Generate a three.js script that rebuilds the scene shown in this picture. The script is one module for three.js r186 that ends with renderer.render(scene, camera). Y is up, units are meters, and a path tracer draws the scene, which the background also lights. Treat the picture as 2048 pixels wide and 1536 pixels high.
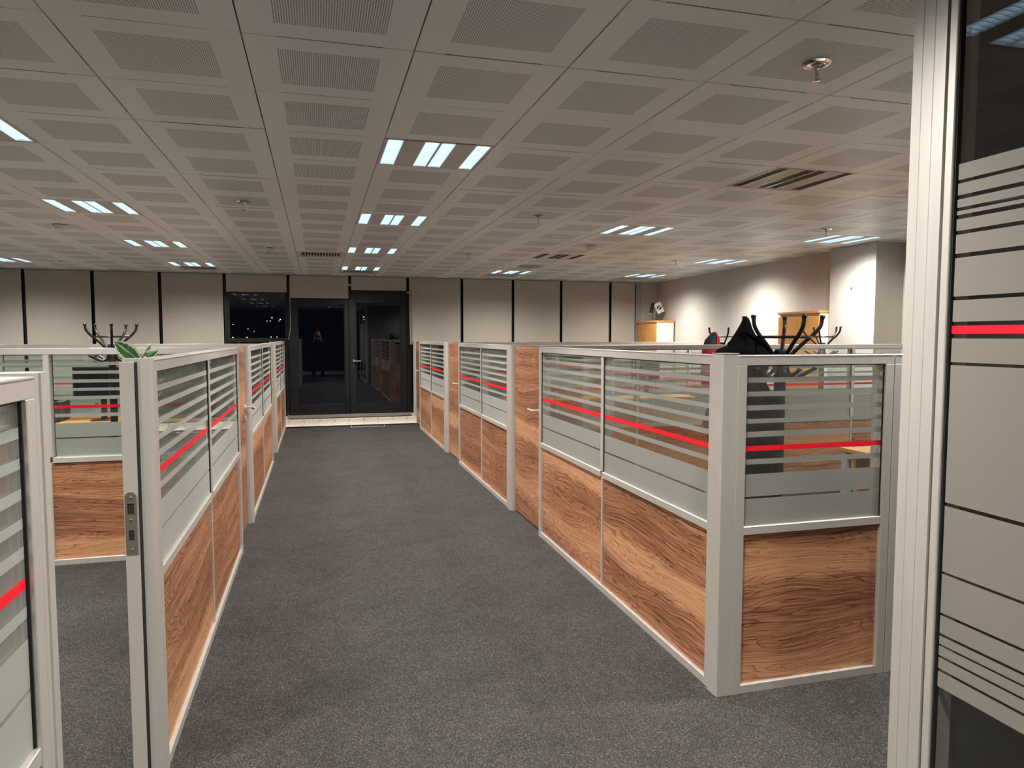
import * as THREE from 'three';
import { mergeGeometries, mergeVertices } from 'three/addons/utils/BufferGeometryUtils.js';
import { MarchingCubes } from 'three/addons/objects/MarchingCubes.js';

// ---------------------------------------------------------------- camera, light, exposure
const scene = new THREE.Scene();
scene.background = new THREE.Color(0.0006, 0.0008, 0.0012);           // night outside
const EYE = 1.555, CEIL = 2.6;
const camera = new THREE.PerspectiveCamera(56.97, 2048 / 1536, 0.05, 400);
camera.position.set(0, EYE, 0);
camera.rotation.set(-0.067, -0.2676, 0.0003, 'YXZ');
const renderer = new THREE.WebGLRenderer();
renderer.toneMapping = THREE.LinearToneMapping;
renderer.toneMappingExposure = 2.5;
renderer.shadowMap.enabled = true;
const LAMP_COLOR = new THREE.Color(1.0, 0.935, 0.86), LAMP_CANDELA = 9.2, LAMP_ANGLE = 1.42, LAMP_SOFT = 1;
const GLOW = new THREE.Color(0.82, 0.94, 1.0), GLOW_LEVEL = 1.5;

// ---------------------------------------------------------------- helpers
let seed = 7;
const rnd = () => { seed = (seed * 1664525 + 1013904223) >>> 0; return seed / 4294967296; };
const names = {};
function numbered(n) { const k = names[n] = (names[n] ?? -1) + 1; return k ? `${n}_${String(k).padStart(3, '0')}` : n; }
function geo(p, n, u) {
  const g = new THREE.BufferGeometry();
  g.setAttribute('position', new THREE.Float32BufferAttribute(p, 3));
  g.setAttribute('normal', new THREE.Float32BufferAttribute(n, 3));
  g.setAttribute('uv', new THREE.Float32BufferAttribute(u, 2));
  return g;
}
// box with chamfered edges, uv in metres
function cbox(w, h, d, x = 0, y = 0, z = 0, c = 0.0015, uo = 0, vo = 0) {
  c = Math.min(c, w * 0.3, h * 0.3, d * 0.3);
  const P = [], N = [], U = [], H = [w / 2, h / 2, d / 2];
  const tri = (a, b, e) => {
    const A = new THREE.Vector3(...a), n = new THREE.Vector3(...b).sub(A).cross(new THREE.Vector3(...e).sub(A)).normalize();
    let q = [a, b, e];
    if (n.dot(new THREE.Vector3(a[0] + b[0] + e[0], a[1] + b[1] + e[1], a[2] + b[2] + e[2])) < 0) { q = [a, e, b]; n.negate(); }
    const ax = Math.abs(n.x) > 0.75 ? 0 : Math.abs(n.y) > 0.75 ? 1 : 2;
    for (const v of q) {
      P.push(v[0] + x, v[1] + y, v[2] + z); N.push(n.x, n.y, n.z);
      const [a0, b0] = ax === 0 ? [v[2] + z, v[1] + y] : ax === 1 ? [v[0] + x, v[2] + z] : [v[0] + x, v[1] + y];
      U.push(a0 + uo, b0 + vo);
    }
  };
  const pt = (ax, s, a, b) => { const v = [0, 0, 0], o = [0, 1, 2].filter(k => k !== ax); v[ax] = s * H[ax]; v[o[0]] = a * (H[o[0]] - c); v[o[1]] = b * (H[o[1]] - c); return v; };
  const quad = (a, b, e, f) => { tri(a, b, e); tri(a, e, f); };
  for (let ax = 0; ax < 3; ax++) for (const s of [-1, 1]) quad(pt(ax, s, -1, -1), pt(ax, s, 1, -1), pt(ax, s, 1, 1), pt(ax, s, -1, 1));
  if (c > 0) {
    const at = (ax, s) => (v) => { const o = [0, 1, 2].filter(k => k !== ax); return pt(ax, s[ax], s[o[0]], s[o[1]]); };
    for (let e = 0; e < 3; e++) {
      const [a, b] = [0, 1, 2].filter(k => k !== e);
      for (const sa of [-1, 1]) for (const sb of [-1, 1]) {
        const s0 = [0, 0, 0], s1 = [0, 0, 0]; s0[a] = s1[a] = sa; s0[b] = s1[b] = sb; s0[e] = -1; s1[e] = 1;
        quad(at(a, s0)(), at(b, s0)(), at(b, s1)(), at(a, s1)());
      }
    }
    for (const sx of [-1, 1]) for (const sy of [-1, 1]) for (const sz of [-1, 1]) { const s = [sx, sy, sz]; tri(at(0, s)(), at(1, s)(), at(2, s)()); }
  }
  return geo(P, N, U);
}
const plane = (w, h, x, y, z) => new THREE.PlaneGeometry(w, h).toNonIndexed().translate(x, y, z);   // faces +z
const cyl = (r0, r1, h, x, y, z, n = 16) => new THREE.CylinderGeometry(r1, r0, h, n).toNonIndexed().translate(x, y, z);
const tube = (pts, r, seg = 24, rad = 8) => new THREE.TubeGeometry(new THREE.CatmullRomCurve3(pts.map(p => new THREE.Vector3(...p)), false, 'catmullrom', 0.35), seg, r, rad).toNonIndexed();
const lathe = (pts, n = 24) => new THREE.LatheGeometry(pts.map(p => new THREE.Vector2(...p)), n).toNonIndexed();
function extrude(poly, h, bevel = 0) {                       // poly in (x, z), extruded up along y
  const s = new THREE.Shape(poly.map(([x, z]) => new THREE.Vector2(x, -z)));
  return new THREE.ExtrudeGeometry(s, { depth: h, bevelEnabled: bevel > 0, bevelSize: bevel, bevelThickness: bevel, bevelSegments: 1, curveSegments: 8 }).rotateX(-Math.PI / 2);
}
function merge(list) {
  return mergeGeometries(list.map(g => { const k = g.index ? g.toNonIndexed() : g; for (const a of Object.keys(k.attributes)) if (!['position', 'normal', 'uv'].includes(a)) k.deleteAttribute(a); return k; }));
}
function part(name, geometry, material, parent) {
  const m = new THREE.Mesh(Array.isArray(geometry) ? merge(geometry) : geometry, material);
  m.name = parent === scene ? numbered(name) : name; m.castShadow = m.receiveShadow = true; parent.add(m); return m;
}
function thing(name, label, category, [x, y, z] = [0, 0, 0], turn = 0, group) {
  const o = new THREE.Group(); o.name = numbered(name); o.position.set(x, y, z); o.rotation.y = turn;
  o.userData = { label, category }; if (group) o.userData.group = group; scene.add(o); return o;
}
function copy(src, [x, y, z], turn, label, group) {
  const o = src.clone(); o.name = numbered(src.name.replace(/_\d{3}$/, '')); o.position.set(x, y, z); o.rotation.y = turn;
  o.userData = { label, category: src.userData.category }; if (group) o.userData.group = group; scene.add(o); return o;
}
function struct(name, geometry, material, parent = scene) {
  const m = part(name, geometry, material, parent); m.name = name; if (parent === scene) m.userData.kind = 'structure'; return m;
}

// ---------------------------------------------------------------- noise and textures
const perm = new Uint8Array(512); { const p = [...Array(256).keys()]; for (let i = 255; i > 0; i--) { const j = Math.floor(rnd() * (i + 1)); [p[i], p[j]] = [p[j], p[i]]; } for (let i = 0; i < 512; i++) perm[i] = p[i & 255]; }
const val = new Float32Array(256); for (let i = 0; i < 256; i++) val[i] = rnd();
function noise(x, y) {
  const xi = Math.floor(x), yi = Math.floor(y), fx = x - xi, fy = y - yi, u = fx * fx * (3 - 2 * fx), v = fy * fy * (3 - 2 * fy);
  const a = perm[xi & 255], b = perm[(xi + 1) & 255], r0 = yi & 255, r1 = (yi + 1) & 255;
  const p = val[perm[a + r0]], q = val[perm[b + r0]], r = val[perm[a + r1]], s = val[perm[b + r1]];
  return (p + (q - p) * u) * (1 - v) + (r + (s - r) * u) * v;
}
function tex(w, h, fill, srgb = true, wrap = THREE.RepeatWrapping) {
  const d = new Uint8Array(w * h * 4), o = [0, 0, 0];
  for (let y = 0; y < h; y++) for (let x = 0; x < w; x++) { fill(x, y, o); const k = (y * w + x) * 4; d[k] = o[0]; d[k + 1] = o[1]; d[k + 2] = o[2]; d[k + 3] = 255; }
  const t = new THREE.DataTexture(d, w, h, THREE.RGBAFormat); t.magFilter = THREE.LinearFilter; t.minFilter = THREE.LinearMipmapLinearFilter; t.generateMipmaps = true;
  t.wrapS = t.wrapT = wrap; if (srgb) t.colorSpace = THREE.SRGBColorSpace; t.needsUpdate = true; return t;
}
const mix = (a, b, t) => a + (b - a) * t, clamp = (t) => Math.min(1, Math.max(0, t));
const ramp = (stops, t, o) => { t = clamp(t) * (stops.length - 1); const i = Math.min(stops.length - 2, Math.floor(t)), f = t - i; for (let k = 0; k < 3; k++) o[k] = mix(stops[i][k], stops[i + 1][k], f); };
function woodTexture(W, H, mw, mh, stops, o) {
  const t = tex(W, H, (px, py, out) => {
    const x = px / W * mw + o.off, y = py / H * mh;
    const wob = (noise(x * 1.6 + 9, y * 3.2) - 0.5) * 0.07 + (noise(x * 5 + 3, y * 9) - 0.5) * 0.016;
    const Y = y + wob;
    const field = noise(x * 0.85 + 31, Y * 9 + 5) + 0.4 * noise(x * 2.3 + 11, Y * 22 + 2) + 0.10 * noise(x * 9 + 1, Y * 50);   // its contours are the growth rings
    const saw = field * o.rings + noise(x * 5, Y * 80) * 0.35; const f = saw - Math.floor(saw);
    const ring = Math.pow(f, 4.5);
    const band = noise(x * 0.5 + 50, Y * 7 + 17) * 0.7 + noise(x * 0.9 + 3, Y * 19) * 0.3;
    const fibre = noise(x * 4, Y * 240) * 0.55 + noise(x * 12, Y * 560) * 0.45, pore = noise(x * 22 + 7, Y * 700 + 3);
    let t = clamp((band - 0.24) / 0.52) * o.band + (1 - ring) * (1 - o.band) * 0.82 + (fibre - 0.5) * o.fibre;
    if (pore > 0.84) t -= 0.2;
    ramp(stops, t, out);
  }, true, THREE.MirroredRepeatWrapping);
  t.repeat.set(1 / mw, 1 / mh); return t;
}
const walnutTex = woodTexture(2048, 1536, 2.4, 1.6, [[84, 52, 36], [126, 82, 56], [160, 110, 77], [184, 134, 97], [204, 154, 113]], { off: 0, rings: 12, band: 0.5, fibre: 0.75 });
const oakTex = woodTexture(1024, 1024, 1.2, 1.2, [[176, 116, 52], [196, 138, 70], [212, 156, 86]], { off: 40, rings: 14, band: 0.35, fibre: 0.4 });
const hash = (a, b, c) => { let h = (Math.imul(a, 374761393) + Math.imul(b, 668265263) + Math.imul(c, 974634777)) | 0; h = Math.imul(h ^ (h >>> 13), 1274126177); h ^= h >>> 16; return (h >>> 8) / 16777216; };
const carpetTex = tex(2048, 2048, (x, y, o) => {
  const per = (f, s) => { // value noise that repeats over the texture
    const X = x / 2048 * f, Y = y / 2048 * f, xi = Math.floor(X), yi = Math.floor(Y), fx = X - xi, fy = Y - yi, v = (a, b) => hash(a % f, b % f, s);
    const u = fx * fx * (3 - 2 * fx), w = fy * fy * (3 - 2 * fy);
    return mix(mix(v(xi, yi), v(xi + 1, yi), u), mix(v(xi, yi + 1), v(xi + 1, yi + 1), u), w);
  };
  let n = per(680, 3) * 0.5 + per(1020, 17) * 0.5; n = clamp((n - 0.5) * 2.1 + 0.5); n = n * n;
  const blot = (per(7, 40) - 0.5) * 9 + (per(23, 90) - 0.5) * 9 + (per(90, 9) - 0.5) * 10;
  const l = 32 + n * 58 + blot * 0.7; o[0] = clamp((l + 2) / 255) * 255; o[1] = clamp(l / 255) * 255; o[2] = clamp((l - 1) / 255) * 255;
}); carpetTex.repeat.set(1 / 2.2, 1 / 2.2);
const fabricTex = tex(512, 512, (x, y, o) => { const l = 176 + (Math.sin(x * Math.PI / 4) + Math.sin(y * Math.PI / 4)) * 4 + (noise(x * 0.4, y * 0.02) + noise(x * 0.02, y * 0.4) - 1) * 9; o[0] = l; o[1] = l - 6; o[2] = l - 16; });
fabricTex.repeat.set(2.5, 2.5);
const HOLES = 45, SQ = 0.375;
const perfTex = tex(1024, 1024, (x, y, o) => {                       // print of the drilled holes, one tile wide
  const u = x / 1024 * 0.6 - 0.3, v = y / 1024 * 0.6 - 0.3, p = SQ / HOLES; let c = 240;
  if (Math.abs(u) < SQ / 2 && Math.abs(v) < SQ / 2) { const a = ((u + SQ / 2) / p) % 1 - 0.5, b = ((v + SQ / 2) / p) % 1 - 0.5, r = Math.hypot(a, b); c = mix(74, 240, clamp((r - 0.27) / 0.07)); }
  c += (noise(x * 0.7, y * 0.7) - 0.5) * 3; o[0] = c - 8; o[1] = c - 2; o[2] = c - 1;
});
const brushTex = tex(512, 512, (x, y, o) => { const l = 226 + (noise(x * 0.9, y * 0.012) - 0.5) * 6 + (noise(x * 0.03, y * 0.01 + 40) - 0.5) * 5; o[0] = l; o[1] = l - 2; o[2] = l - 6; }); brushTex.repeat.set(3, 1);
const plasterTex = tex(512, 512, (x, y, o) => { const l = 192 + (noise(x * 0.12, y * 0.12) - 0.5) * 5 + (noise(x * 0.5, y * 0.5) - 0.5) * 4; o[0] = l; o[1] = l - 5; o[2] = l - 12; }); plasterTex.repeat.set(0.8, 0.8);
const paintChipTex = tex(1024, 128, (x, y, o) => {                    // scuffed white paint of the plinth
  const n = noise(x * 0.05, y * 0.3) * 0.6 + noise(x * 0.2, y * 0.6 + 20) * 0.4, chip = clamp((n - 0.74) * 14);
  ramp([[222, 216, 202], [92, 84, 74]], chip, o);
}); paintChipTex.repeat.set(0.45, 4);

const std = (o) => new THREE.MeshStandardMaterial(o), phy = (o) => new THREE.MeshPhysicalMaterial(o), rgb = (r, g, b) => new THREE.Color(r, g, b);
const M = {
  alu: std({ map: brushTex, color: rgb(0.86, 0.85, 0.83), metalness: 0.55, roughness: 0.42 }),
  aluDark: std({ color: rgb(0.36, 0.33, 0.31), metalness: 0.5, roughness: 0.42 }),
  steel: std({ color: rgb(0.52, 0.46, 0.40), metalness: 0.9, roughness: 0.32 }),
  satin: std({ color: rgb(0.85, 0.83, 0.80), metalness: 0.6, roughness: 0.3 }),
  chrome: std({ color: rgb(0.75, 0.73, 0.70), metalness: 1, roughness: 0.15 }),
  reflectDark: std({ color: rgb(0.13, 0.128, 0.125), roughness: 0.6 }),  // dark tone picked so the partition glass opposite mirrors no pale haze
  rubber: std({ color: rgb(0.012, 0.011, 0.011), roughness: 0.8 }),
  walnut: std({ map: walnutTex, roughness: 0.5 }),
  oak: std({ map: oakTex, roughness: 0.5 }),
  glass: phy({ color: rgb(0.965, 0.985, 0.975), roughness: 0, transmission: 1, thickness: 0, ior: 1.5 }),
  nightGlass: phy({ color: rgb(0.9, 0.93, 0.95), roughness: 0.01, transmission: 1, thickness: 0, ior: 1.52 }),
  frost: phy({ color: rgb(0.35, 0.35, 0.328), roughness: 0.85, transmission: 0.42, thickness: 0, specularIntensity: 0.4 }),
  frostWarm: phy({ color: rgb(0.34, 0.315, 0.285), roughness: 0.85, transmission: 0.42, thickness: 0, specularIntensity: 0.4 }),
  jamb: std({ color: rgb(0.50, 0.46, 0.43), metalness: 0.3, roughness: 0.45 }),
  red: std({ color: rgb(0.86, 0.004, 0.022), roughness: 0.45 }),
  carpet: std({ map: carpetTex, bumpMap: carpetTex, bumpScale: 0.002, roughness: 1 }),
  tile: std({ map: perfTex, roughness: 0.42 }),
  tilePlain: std({ color: rgb(0.66, 0.635, 0.595), roughness: 0.55 }),
  slab: std({ color: rgb(0.05, 0.048, 0.045), roughness: 0.9 }),
  plaster: std({ map: plasterTex, roughness: 0.9 }),
  blind: phy({ map: fabricTex, roughness: 0.95 }),
  frame: std({ color: rgb(0.006, 0.009, 0.011), roughness: 0.45, metalness: 0.2 }),
  black: std({ color: rgb(0.008, 0.008, 0.009), roughness: 0.28 }),
  blackCloth: phy({ color: rgb(0.0025, 0.0025, 0.003), roughness: 0.95, specularIntensity: 0.25 }),
  greyCloth: std({ color: rgb(0.03, 0.032, 0.04), roughness: 0.95 }),
  redCloth: std({ color: rgb(0.5, 0.01, 0.03), roughness: 0.9 }),
  white: std({ color: rgb(0.72, 0.73, 0.72), roughness: 0.5 }),
  grey: std({ color: rgb(0.36, 0.37, 0.37), roughness: 0.5 }),
  darkPlastic: std({ color: rgb(0.02, 0.02, 0.022), roughness: 0.4 }),
  screen: std({ color: rgb(0.006, 0.007, 0.009), roughness: 0.12 }),
  plinth: std({ map: paintChipTex, roughness: 0.6 }),
  sill: std({ color: rgb(0.30, 0.28, 0.25), metalness: 0.5, roughness: 0.5 }),
  glow: std({ color: rgb(0, 0, 0), emissive: GLOW, emissiveIntensity: GLOW_LEVEL, roughness: 1 }),
  louvre: std({ color: rgb(0.40, 0.52, 0.60), metalness: 0.3, roughness: 0.35, emissive: rgb(0.52, 0.72, 0.90), emissiveIntensity: GLOW_LEVEL * 0.2 }),  // blades carry their own bluish glow in place of reflected tube light
  louvreOff: std({ color: rgb(0.62, 0.64, 0.66), metalness: 0.95, roughness: 0.12 }),
  housing: std({ color: rgb(0.60, 0.585, 0.555), roughness: 0.5 }),
  nightWall: std({ color: rgb(0.006, 0.007, 0.008), roughness: 0.12 }),
  cityLight: std({ color: rgb(0, 0, 0), emissive: rgb(1, 0.96, 0.88), emissiveIntensity: 6 }),
  leaf: null, pot: std({ color: rgb(0.5, 0.47, 0.43), roughness: 0.6 }), soil: std({ color: rgb(0.03, 0.02, 0.014), roughness: 1 }), stem: std({ color: rgb(0.16, 0.2, 0.08), roughness: 0.7 }),
};
M.walnut.bumpMap = walnutTex; M.walnut.bumpScale = 0.0004;

// ---------------------------------------------------------------- the room shell
const ZF = -12.69, GX = -0.838, GZ = -2.676, TX = 0.6, TZ = 0.5916;
struct('floor', cbox(17.6, 0.2, 19.0, -0.7, -0.1, -3.9, 0), M.carpet);
const ceiling = struct('ceiling', cbox(17.6, 0.15, 19.0, -0.7, CEIL + 0.155, -3.9, 0), M.slab);
struct('wall_left', cbox(0.2, 2.8, 17.6, -8.4, 1.3, -4.1, 0), M.plaster);
struct('wall_back', cbox(15.2, 2.8, 0.2, -0.9, 1.3, 4.7, 0), M.nightWall);
struct('baseboard_back', cbox(15.0, 0.14, 0.1, -0.9, 0.07, 4.55), M.white);
{ // right wall: a slightly turned length at the far end, a pier, then a straight length
  const a = [6.42, -12.8], b = [6.08, -7.24], L = Math.hypot(a[0] - b[0], a[1] - b[1]);
  const w = struct('wall_right', cbox(L, 2.8, 0.2, 0, 1.3, -0.1, 0), M.plaster);
  w.position.set((a[0] + b[0]) / 2, 0, (a[1] + b[1]) / 2); w.rotation.y = Math.atan2(-(b[1] - a[1]), b[0] - a[0]) + Math.PI; w.rotation.y = Math.PI + Math.atan2(-(b[1] - a[1]), b[0] - a[0]);
  w.rotation.y = -Math.PI / 2 - Math.atan2(a[0] - b[0], b[1] - a[1]);
  struct('wall_pier', cbox(0.5, 2.8, 0.72, 6.19, 1.3, -6.88, 0.003), M.plaster);
  struct('wall_right_near', cbox(0.2, 2.8, 11.2, 6.42, 1.3, -0.93, 0), M.plaster);
  part('wall_hook', cyl(0.012, 0.012, 0.02, 0, 0, 0, 8).rotateZ(Math.PI / 2).translate(5.93, 2.12, -6.87), M.aluDark, scene).userData = { label: 'tiny metal hook left in the white wall pier', category: 'hook' };
  struct('wall_far_right', cbox(0.45, 2.8, 0.25, 6.31, 1.3, ZF - 0.125, 0), M.plaster);
  struct('trim_1', cbox(0.11, 2.6, 0.12, 6.03, 1.3, ZF - 0.06), M.grey);
  struct('baseboard_right', cbox(0.02, 0.08, 0.72, 5.93, 0.04, -6.88), M.alu);
}
// far wall: mullions, night glass, plinth, sill
const MUL = [-8.27, -7.3, -6.33, -5.36, -4.388, -3.431, -2.456, -1.476, -0.467, 0.553, 1.555, 2.529, 3.489, 4.428, 5.424, 5.963];
MUL.forEach((x, i) => struct(`trim_${i + 2}`, cbox(0.05, 2.6, 0.12, x, 1.3, ZF - 0.09), M.frame));
struct('trim_50', cbox(14.3, 0.08, 0.12, -1.15, 2.58, ZF - 0.09), M.frame);
for (let i = 0; i < MUL.length - 1; i++) {
  const a = MUL[i] + 0.025, b = MUL[i + 1] - 0.025, w = b - a, x = (a + b) / 2;
  if (i === 8 || i === 9) continue;
  const win = new THREE.Group(); win.name = `window_${i + 1}`; win.userData.kind = 'structure'; scene.add(win);
  part('pane', cbox(w, 2.3, 0.008, x, 1.38, ZF - 0.1, 0), M.nightGlass, win);
  for (const [y, h] of [[1.495, 0.07], [0.22, 0.1], [2.52, 0.06]]) part('window_bar', cbox(w, h, 0.09, x, y, ZF - 0.085), M.frame, win);
  for (const s of [-1, 1]) part('window_bar', cbox(0.035, 2.4, 0.07, x + s * (w / 2 - 0.018), 1.37, ZF - 0.09), M.frame, win);
}
{ // pair of dark glazed doors in the far wall
  const y0 = 0.2, leaf = (n, xa, xb, yt, ga, gb, gt) => {
    const d = new THREE.Group(); d.name = `door_${n}`; d.userData.kind = 'structure'; scene.add(d);
    part('stile', cbox(ga - xa, yt - y0, 0.09, (xa + ga) / 2, (y0 + yt) / 2, ZF - 0.04, 0.004), M.frame, d);
    part('stile', cbox(xb - gb, yt - y0, 0.09, (gb + xb) / 2, (y0 + yt) / 2, ZF - 0.04, 0.004), M.frame, d);
    part('rail', cbox(gb - ga, 0.37 - y0, 0.09, (ga + gb) / 2, (y0 + 0.37) / 2, ZF - 0.04, 0.004), M.frame, d);
    part('rail', cbox(gb - ga, yt - gt, 0.09, (ga + gb) / 2, (gt + yt) / 2, ZF - 0.04, 0.004), M.frame, d);
    for (const y of [0.376, gt - 0.006]) part('glazing_bead', cbox(gb - ga, 0.012, 0.02, (ga + gb) / 2, y, ZF - 0.002, 0.003), M.frame, d);
    for (const x of [ga + 0.006, gb - 0.006]) part('glazing_bead', cbox(0.012, gt - 0.37, 0.02, x, (gt + 0.37) / 2, ZF - 0.002, 0.003), M.frame, d);
    part('pane', cbox(gb - ga, gt - 0.37, 0.008, (ga + gb) / 2, (gt + 0.37) / 2, ZF - 0.02, 0), M.nightGlass, d);
    return d;
  };
  leaf(1, -0.445, 0.527, 2.2, -0.325, 0.46, 2.13);
  const d2 = leaf(2, 0.535, 1.53, 2.35, 0.65, 1.43, 2.15);
  part('handle', [cbox(0.13, 0.018, 0.016, 0.665, 1.128, ZF + 0.05, 0.004), cyl(0.009, 0.009, 0.05, 0, 0, 0, 10).rotateX(Math.PI / 2).translate(0.605, 1.128, ZF + 0.025), cbox(0.03, 0.05, 0.008, 0.605, 1.128, ZF + 0.008, 0.003)], M.aluDark, d2);
  part('keyhole', [cyl(0.012, 0.012, 0.012, 0, 0, 0, 12).rotateX(Math.PI / 2).translate(0.605, 1.05, ZF + 0.014), cbox(0.008, 0.02, 0.01, 0.605, 1.03, ZF + 0.014, 0.002)], M.chrome, d2);
  struct('trim_51', [cbox(1.02, 0.13, 0.1, 0.04, 2.27, ZF - 0.06), cbox(1.0, 0.22, 0.1, 1.05, 2.46, ZF - 0.06), cbox(0.03, 2.3, 0.05, -0.455, 1.3, ZF - 0.02)], M.frame);
  for (const [x, y] of [[-0.44, 0.62], [-0.44, 2.05], [1.54, 0.62]]) part('hinge', cyl(0.01, 0.01, 0.1, x, y, ZF + 0.012, 10), M.frame, d2).name = 'hinge';
}
struct('trim_52', cbox(2.12, 0.05, 0.14, 0.54, 0.172, ZF + 0.0, 0.004), M.sill);
{ // plinth with a hollow front along the far wall
  const prof = [[0, 0]]; for (let k = 0; k <= 8; k++) { const a = k / 8 * Math.PI / 2; prof.push([0.16 - 0.05 * Math.sin(a), 0.02 + 0.105 * (1 - Math.cos(a)) ** 1.0]); } prof.push([0.0, 0.14]);
  const s = new THREE.Shape(prof.map(p => new THREE.Vector2(...p)));
  const g = new THREE.ExtrudeGeometry(s, { depth: 14.5, bevelEnabled: false }).rotateY(Math.PI / 2).scale(-1, 1, -1);
  const gg = new THREE.ExtrudeGeometry(s, { depth: 14.5, bevelEnabled: false }).rotateY(-Math.PI / 2).translate(14.5, 0, 0);
  const p = struct('baseboard_far', gg, M.plinth); p.position.set(-8.3, 0, ZF + 0.0);
}
struct('wall_far', cbox(14.6, 0.2, 0.2, -1.1, 0.08, ZF - 0.12, 0), M.plinth);
// roller blinds
const blindWords = { 4: 'leftmost fully seen', 5: 'second', 6: 'third', 7: 'short', 8: 'x' };
MUL.slice(0, -1).forEach((x0, i) => {
  const x1 = MUL[i + 1], a = x0 + 0.026, b = x1 - 0.026, w = b - a, x = (a + b) / 2;
  const bottom = i === 7 ? 2.3 : i === 8 ? 2.21 : i === 9 ? 2.36 : i === 10 ? 1.41 : 0.3;
  const label = {
    0: 'grey roller blind out of sight at the far left end of the window wall', 1: 'grey roller blind second from the far left end of the window wall', 2: 'grey roller blind third from the far left end of the window wall',
    3: 'grey roller blind cut off by the left edge of the photo', 4: 'full grey roller blind left of the far left coat stand', 5: 'full grey roller blind directly behind the small left coat stand',
    6: 'full grey roller blind next left of the dark window with city lights', 7: 'short raised roller blind above the dark window with city lights', 8: 'lowest hanging of the short blinds, over the left glass door leaf',
    9: 'short raised roller blind above the glass door leaf with the handle', 10: 'grey roller blind just right of the glass doors, its bottom edge showing', 11: 'full grey roller blind second to the right of the glass doors',
    12: 'full grey roller blind third to the right of the dark glass doors', 13: 'full grey roller blind second from the white right wall', 14: 'narrow grey roller blind next to the white right wall',
  }[i];
  const t = thing('roller_blind', label, 'blind', [x, bottom, ZF + 0.03], 0, 'roller blinds along the window wall');
  part('fabric', cbox(w, 2.58 - bottom - 0.02, 0.003, 0, (2.58 - bottom + 0.02) / 2, 0, 0), M.blind, t);
  part('hem_bar', cbox(w, 0.026, 0.012, 0, 0.013, 0, 0.003), M.blind, t);
  part('roller', cyl(0.03, 0.03, w, 0, 0, 0, 14).rotateZ(Math.PI / 2).translate(0, 2.57 - bottom, -0.01), M.grey, t);
});
{ const c = thing('blind_cord', 'thin dark pull cord hanging between the dark window and the left glass door', 'cord', [-0.44, 1.48, ZF + 0.07]);
  part('cord', tube([[0, 1.08, 0], [0, 0.6, 0], [-0.005, 0.2, 0.01], [-0.04, 0.02, 0.02]], 0.004, 20, 6), M.grey, c);
  const k = thing('blind_cord', 'looped black pull cord hanging right of the glass door leaf with the handle', 'cord', [1.59, 1.27, ZF + 0.07]);
  part('cord', tube([[-0.02, 1.1, 0], [-0.015, 0.4, 0], [0, 0, 0.01], [0.02, 0.4, 0], [0.02, 1.1, 0]], 0.005, 40, 6), M.frame, k);
  part('clip', cbox(0.05, 0.03, 0.02, -0.03, 1.06, 0, 0.004), M.grey, k);
  const s = thing('contact_sensor', 'small white box on the dark mullion between the two short door blinds', 'sensor', [0.553, 2.45, ZF - 0.02]);
  part('body', cbox(0.045, 0.035, 0.03, 0, 0, 0.0, 0.004), M.white, s);
  const f = thing('floor_hatch', 'rectangular metal-edged hatch in the carpet before the glass doors', 'floor hatch', [0.82, 0, -12.45]);
  part('rim', [cbox(0.58, 0.006, 0.014, 0, 0.003, 0.09, 0.001), cbox(0.014, 0.006, 0.18, -0.283, 0.003, 0, 0.001), cbox(0.014, 0.006, 0.18, 0.283, 0.003, 0, 0.001)], M.alu, f);
  part('lid', cbox(0.55, 0.004, 0.165, 0, 0.002, 0, 0.001), M.carpet, f);
}
// city lights outside
[[466, 649, .22], [466, 675, .26], [494, 675, .22], [542, 674, .22], [554, 674, .15], [496, 658, .14], [508, 663, .1], [534, 642, .18], [541, 642, .16], [544, 635.5, .28], [558, 642, .12], [560.5, 639, .26], [727.5, 634, .22], [728, 639, .12]].forEach(([u, v, r]) => {
  const d = new THREE.Vector3((u - 1024) / 1415.3, -(v - 768) / 1415.3, -1).applyEuler(camera.rotation); d.multiplyScalar(-180 / d.z);
  const m = part('distant_lamp', new THREE.SphereGeometry(r * 0.36, 8, 6), M.cityLight, scene); m.position.set(d.x, EYE + d.y, d.z);
  m.userData = { label: 'tiny white lamp far off in the night behind the dark glass', category: 'lamp', group: 'city lights seen through the dark glass' };
});

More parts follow.
